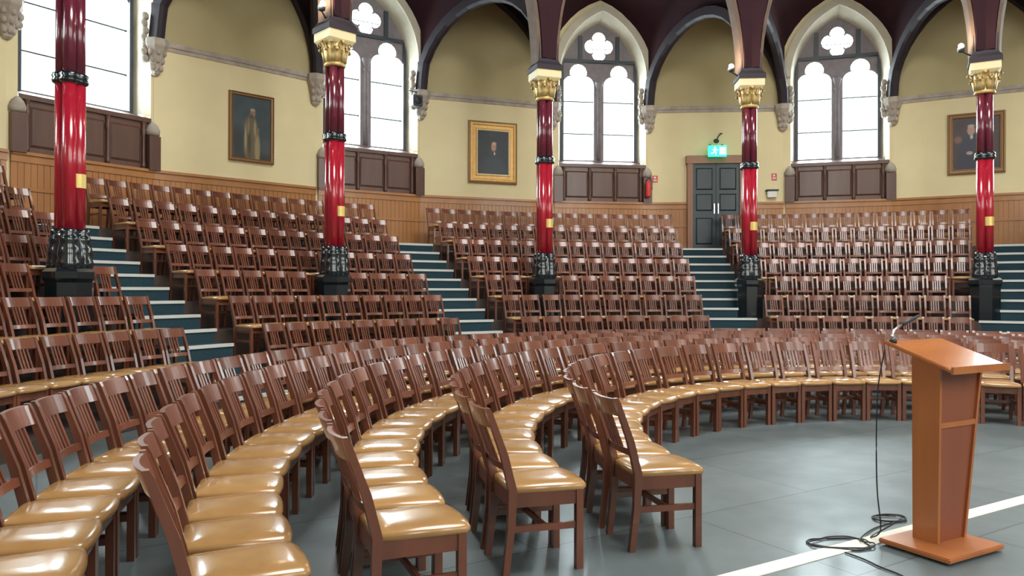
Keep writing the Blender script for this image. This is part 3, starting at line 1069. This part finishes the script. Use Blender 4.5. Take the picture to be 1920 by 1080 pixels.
m3 = painting_mat('seated_portrait', (0.07, 0.05, 0.06), [
    (0.0, -0.48, 0.5, 0.42, (0.03, 0.032, 0.05), 0.4), (-0.1, -0.05, 0.26, 0.32, (0.035, 0.04, 0.065), 0.3), (-0.05, -0.4, 0.34, 0.3, (0.03, 0.035, 0.06), 0.3),
    (-0.10, 0.30, 0.09, 0.13, (0.42, 0.26, 0.2), 0.3), (-0.10, 0.40, 0.085, 0.05, (0.40, 0.34, 0.3), 0.4), (-0.36, 0.1, 0.1, 0.1, (0.2, 0.1, 0.08), 0.5),
    (-0.13, -0.22, 0.08, 0.05, (0.42, 0.28, 0.22), 0.4), (-0.09, 0.15, 0.035, 0.06, (0.5, 0.48, 0.45), 0.4)], 1, 1)
painting(PAN[1], 0.06, 4.89, 1.15, 1.42, 0.12, 'frame_brown', 'dark-framed portrait of a seated sitter behind the column on the cream wall', m3)

# ------------------------------------------------------------------ exit door and its fittings
dr = structure(empty('door_1', P(PR, PAN[2], 0), rad(PAN[2] - 90)))
DW, DT = 0.58, 4.66
MB().box(-DW - .13, -DW, -.17, .06, ZT, DT).build('door_jamb', 'doorframe', dr)
MB().box(DW, DW + .13, -.17, .06, ZT, DT).build('door_jamb', 'doorframe', dr)
MB().box(-DW - .16, DW + .16, -.19, .06, DT, DT + .2).build('door_head', 'doorframe', dr)
for s in (-1, 1):
    x0, x1 = (-DW, -.004) if s < 0 else (.004, DW)
    lf = MB().box(x0, x1, -.12, -.04, ZT + .02, DT).build('door_leaf', 'door', dr)
    for (z0, z1) in ((ZT + .18, ZT + .85), (ZT + 1.02, ZT + 1.45), (ZT + 1.55, ZT + 2.1)):
        xa, xb = x0 + .08, x1 - .08
        MB().loft([[(xa, -.12, z0), (xb, -.12, z0), (xb, -.12, z1), (xa, -.12, z1)], [(xa + .03, -.14, z0 + .03), (xb - .03, -.14, z0 + .03), (xb - .03, -.14, z1 - .03), (xa + .03, -.14, z1 - .03)]]).build('door_panel', 'door', lf)
    MB().box(s * .05 - .012, s * .05 + .012, -.17, -.12, ZT + .95, ZT + 1.2).build('door_handle', 'chrome', lf)

t = on_wall('exit_sign', PAN[2], -0.02, 'illuminated green and white exit sign above the teal door', 'sign')
EZ = 4.93
MB().box(-.22, .22, -.42, -.36, EZ - .14, EZ + .13).build('light_box', 'exitgreen', t)
mb = MB()                                # running figure and arrow
mb.ball((-.06, -.425, EZ + .075), .024, .006, .024, 8, 6)
mb.tube([(-.06, -.425, EZ + .05), (-.075, -.425, EZ - .02)], .022, 6)
mb.tube([(-.075, -.425, EZ - .02), (-.03, -.425, EZ - .05), (-.045, -.425, EZ - .11)], .014, 6)
mb.tube([(-.075, -.425, EZ - .02), (-.11, -.425, EZ - .06), (-.16, -.425, EZ - .06)], .014, 6)
mb.tube([(-.06, -.425, EZ + .04), (-.015, -.425, EZ + .01), (.01, -.425, EZ + .03)], .011, 6)
mb.tube([(-.065, -.425, EZ + .04), (-.12, -.425, EZ + .02)], .011, 6)
mb.build('running_figure', 'exitwhite', t)
mb = MB().box(.05, .19, -.428, -.42, EZ - .09, EZ + .085)
mb.build('doorway_symbol', 'exitwhite', t)
for s in (-1, 1):
    MB().tube([(s * .15, -.39, EZ + .13), (s * .15, -.2, EZ + .2), (s * .15, 0, EZ + .2)], .01, 6).build('bracket', 'steel', t)
t = on_wall('emergency_light', PAN[2], 0.02, 'small black emergency lamp on a bent bracket above the exit sign', 'lamp')
MB().ball((-.03, -.2, EZ + .28), .07, .06, .06, 10, 6).build('lamp_head', 'steel', t)
MB().tube([(-.03, -.2, EZ + .3), (.04, -.14, EZ + .42), (.12, -.04, EZ + .5), (.12, -.03, EZ + .5)], .014, 6).build('bracket', 'steel', t)
MB().lathe([(.035, 0), (.035, .02)], 8).build('rose', 'steel', t).location = (.12, -.03, EZ + .49)

def notice(ang, dx, z, label):
    t = on_wall('fire_notice', ang, dx, label, 'sign', 'small red fire notices')
    MB().box(-.065, .065, -.012, -.0, z - .085, z + .085).build('plate', 'signred', t)
    MB().ball((-.005, -.012, z + .035), .035, .006, .03, 10, 6).build('flame_symbol', 'signwhite', t)
    MB().box(-.045, .045, -.015, -.010, z - .055, z - .03).build('text_bar', 'signwhite', t)
    MB().box(-.045, .045, -.015, -.010, z - .018, z - .006).build('text_bar', 'signwhite', t)
notice(PAN[2], -1.50, 4.30, 'small red and white fire notice between window and exit door')
notice(PAN[2], 1.46, 4.33, 'small red fire notice on cream wall above the white box')
notice(PAN[5], 1.40, 4.44, 'small red fire notice on cream wall near the outer block of chairs')

t = thing('fire_extinguisher', 'red fire extinguisher hanging beside the window next to the exit door', 'extinguisher', P(WR - .16, WIN[2] - 4.95, 0), rad(WIN[2] - 90))
MB().lathe([(.0, 3.80), (.065, 3.81), (.07, 3.86), (.07, 4.14), (.05, 4.2), (.025, 4.22), (.025, 4.26)], 14).build('body', 'signred', t)
MB().box(-.02, .06, -.015, .015, 4.26, 4.3).build('handle', 'cable', t)
MB().tube([(.03, -.02, 4.27), (.09, -.03, 4.2), (.085, -.04, 4.0)], .01, 6).build('hose', 'cable', t)
t = on_wall('wall_box', PAN[2], 1.40, 'small white wall box with dark shelf below the red notice', 'box')
MB().box(-.13, .10, -.13, 0, 3.80, 3.96).build('box_body', 'signwhite', t, 0.01)
MB().box(-.16, .14, -.16, 0, 3.97, 4.0).build('shelf', 'steel', t)

# loudspeaker on a bracket by the window
t = thing('loudspeaker', 'small dark loudspeaker on a bracket beside the window between two portraits', 'loudspeaker', P(WR, WIN[3], 0), rad(WIN[3] - 90))
MB().box(.93, 1.17, -.34, -.12, 5.70, 5.96).build('cabinet', 'steel', t, 0.015)
MB().lathe([(.09, 0), (.08, .012), (.02, .004)], 14).build('cone', 'cable', t)
c_ = t.children[-1]; c_.location = (1.05, -.34, 5.83); c_.rotation_euler = (rad(90), 0, 0)
MB().tube([(1.05, -.23, 5.96), (1.05, -.2, 6.06), (1.1, -.03, 6.06)], .015, 6).build('bracket', 'steel', t)
MB().tube([(.86, -.2, 6.06), (1.26, -.2, 6.05)], .012, 6).build('cross_bar', 'steel', t)

# ------------------------------------------------------------------ lectern, microphone, cables
LR = rad(29)                             # direction of its long side
lx, ly = cos(LR), sin(LR)
near = Vector((2.33, 4.06, 0))           # near corner of the base plate
lec = thing('lectern', 'orange-brown veneered lectern with sloping shiny top standing on the grey floor', 'lectern', near, LR)
bs = MB().box(0, .52, 0, .42, .012, .04)
bs.build('base_plate', 'lectern', lec, 0.006)
for x in (.05, .47):
    for y in (.05, .37):
        MB().lathe([(.02, 0), (.022, .012)], 10, (x, y)).build('foot', 'cable', lec)
def lrect(x0, x1, y0, y1, z): return [(x0, y0, z), (x1, y0, z), (x1, y1, z), (x0, y1, z)]
# tapered body: back panel of two boards with a lip between, side panels
bx0, bx1, tx0, tx1 = .185, .46, .16, .58
by0, by1, ty0, ty1 = .18, .33, .15, .32
zb, zt = .04, 1.06
MB().loft([lrect(bx0, bx0 + .02, by0, by1, zb), [(tx0, ty0, zt), (tx0 + .02, ty0, zt), (tx0 + .02, ty1, zt + .055), (tx0, ty1, zt + .055)]]).build('side_panel', 'lectern', lec)
MB().loft([lrect(bx1 - .02, bx1, by0, by1, zb), [(tx1 - .02, ty0, zt), (tx1, ty0, zt), (tx1, ty1, zt + .055), (tx1 - .02, ty1, zt + .055)]]).build('side_panel', 'lectern', lec)
def body_x(z, s):
    u = (z - zb) / (zt - zb)
    return (bx0 + (tx0 - bx0) * u + .02) if s < 0 else (bx1 + (tx1 - bx1) * u - .02)
def body_y(z): return by0 + (ty0 - by0) * (z - zb) / (zt - zb) + .012
zm = .695
for z0, z1, nm in ((zb, zm, 'lower_panel'), (zm + .03, zt, 'upper_panel')):
    MB().loft([lrect(body_x(z0, -1), body_x(z0, 1), body_y(z0), body_y(z0) + .02, z0), lrect(body_x(z1, -1), body_x(z1, 1), body_y(z1), body_y(z1) + .02, z1)]).build(nm, 'lectern_dark', lec)
MB().loft([lrect(body_x(zm, -1), body_x(zm, 1), body_y(zm) - .012, body_y(zm) + .04, zm), lrect(body_x(zm, -1), body_x(zm, 1), body_y(zm) - .012, body_y(zm) + .04, zm + .03)]).build('lip', 'lectern', lec)
MB().loft([lrect(bx0 + .02, bx1 - .02, by1 - .02, by1, zb), [(tx0 + .02, ty1 - .02, zt + .055), (tx1 - .02, ty1 - .02, zt + .055), (tx1 - .02, ty1, zt + .055), (tx0 + .02, ty1, zt + .055)]]).build('front_panel', 'lectern', lec)
MB().loft([[(.05, .02, 1.025), (.595, .02, 1.025), (.595, .42, 1.16), (.05, .42, 1.16)], [(.05, .013, 1.045), (.595, .013, 1.045), (.595, .413, 1.18), (.05, .413, 1.18)]]).build('sloping_top', 'lectern_top', lec, 0.004)
MB().box(.05, .595, .008, .022, 1.02, 1.06).build('book_lip', 'lectern', lec)

mic = thing('microphone', 'silver gooseneck microphone rising from the lectern top edge', 'microphone', near, LR)
MB().lathe([(.022, 1.163), (.022, 1.185), (.012, 1.195)], 12, (.09, .39)).build('socket', 'cable', mic)
pts = [(.09, .39, 1.185), (.092, .395, 1.215), (.12, .40, 1.24), (.17, .41, 1.258), (.22, .415, 1.272)]
MB().tube(pts, .0075, 8).build('gooseneck', 'chrome', mic)
MB().tube([(.215, .414, 1.27), (.30, .42, 1.295), (.39, .425, 1.32)], [.011, .012, .008], 8).build('microphone_head', 'cable', mic)

def cord(pts, label, r=.0042, name='cable'):
    # smooth with Catmull-Rom
    V = [Vector(p) for p in pts]
    out = []
    for i in range(len(V) - 1):
        p0, p1, p2, p3 = V[max(i - 1, 0)], V[i], V[i + 1], V[min(i + 2, len(V) - 1)]
        for k in range(8):
            t = k / 8
            out.append(0.5 * ((2 * p1) + (p2 - p0) * t + (2 * p0 - 5 * p1 + 4 * p2 - p3) * t * t + (3 * p1 - p0 - 3 * p2 + p3) * t ** 3))
    out.append(V[-1])
    return tag(MB().tube(out, r, 6).build(name, 'cable'), label, 'cable')
def fpt(x, y, z=0.006):                  # floor point of a photo pixel
    d = F * (E - z) / (y - 544 - .002 * (x - 960))
    return ((x - 960) / F * d, d, z)
pts = []
for i in range(22):                      # loose loops on the floor
    a = i * 0.62
    c = Vector(fpt(1577, 1018))
    rr = .17 + .03 * sin(i * 1.7)
    pts.append((c.x + rr * cos(a) * 1.0, c.y + rr * .62 * sin(a), .006 + .0035 * (i // 10)))
pts += [fpt(1640, 990), fpt(1690, 975)]
cord(pts, 'loose black cable loops lying across the white line on the floor')
pts = []
for i in range(24):
    a = i * 0.62 + 1
    c = Vector(fpt(1668, 972))
    rr = .12 + .02 * sin(i * 1.3)
    pts.append((c.x + rr * cos(a), c.y + rr * .5 * sin(a), .007 + .004 * (i // 10)))
cord(pts, 'tight coil of black cable on the floor beside the lectern base')
cord([fpt(1585, 1035), fpt(1620, 1048), fpt(1650, 1062), fpt(1690, 1078), fpt(1720, 1098)], 'black cable end trailing over the floor toward the platform')
# lead hanging from the lectern
side = near + Vector((lx * .06 - ly * .42, ly * .06 + lx * .42, 0))
cord([side + Vector((0, 0, 1.13)), side + Vector((-.03, .02, .9)), side + Vector((-.035, .03, .6)), side + Vector((-.03, .03, .3)), side + Vector((0.0, .05, .06)), side + Vector((-.03, .1, .006)), Vector(fpt(1690, 972))],
     'thin black lead hanging down the side of the lectern', .004)
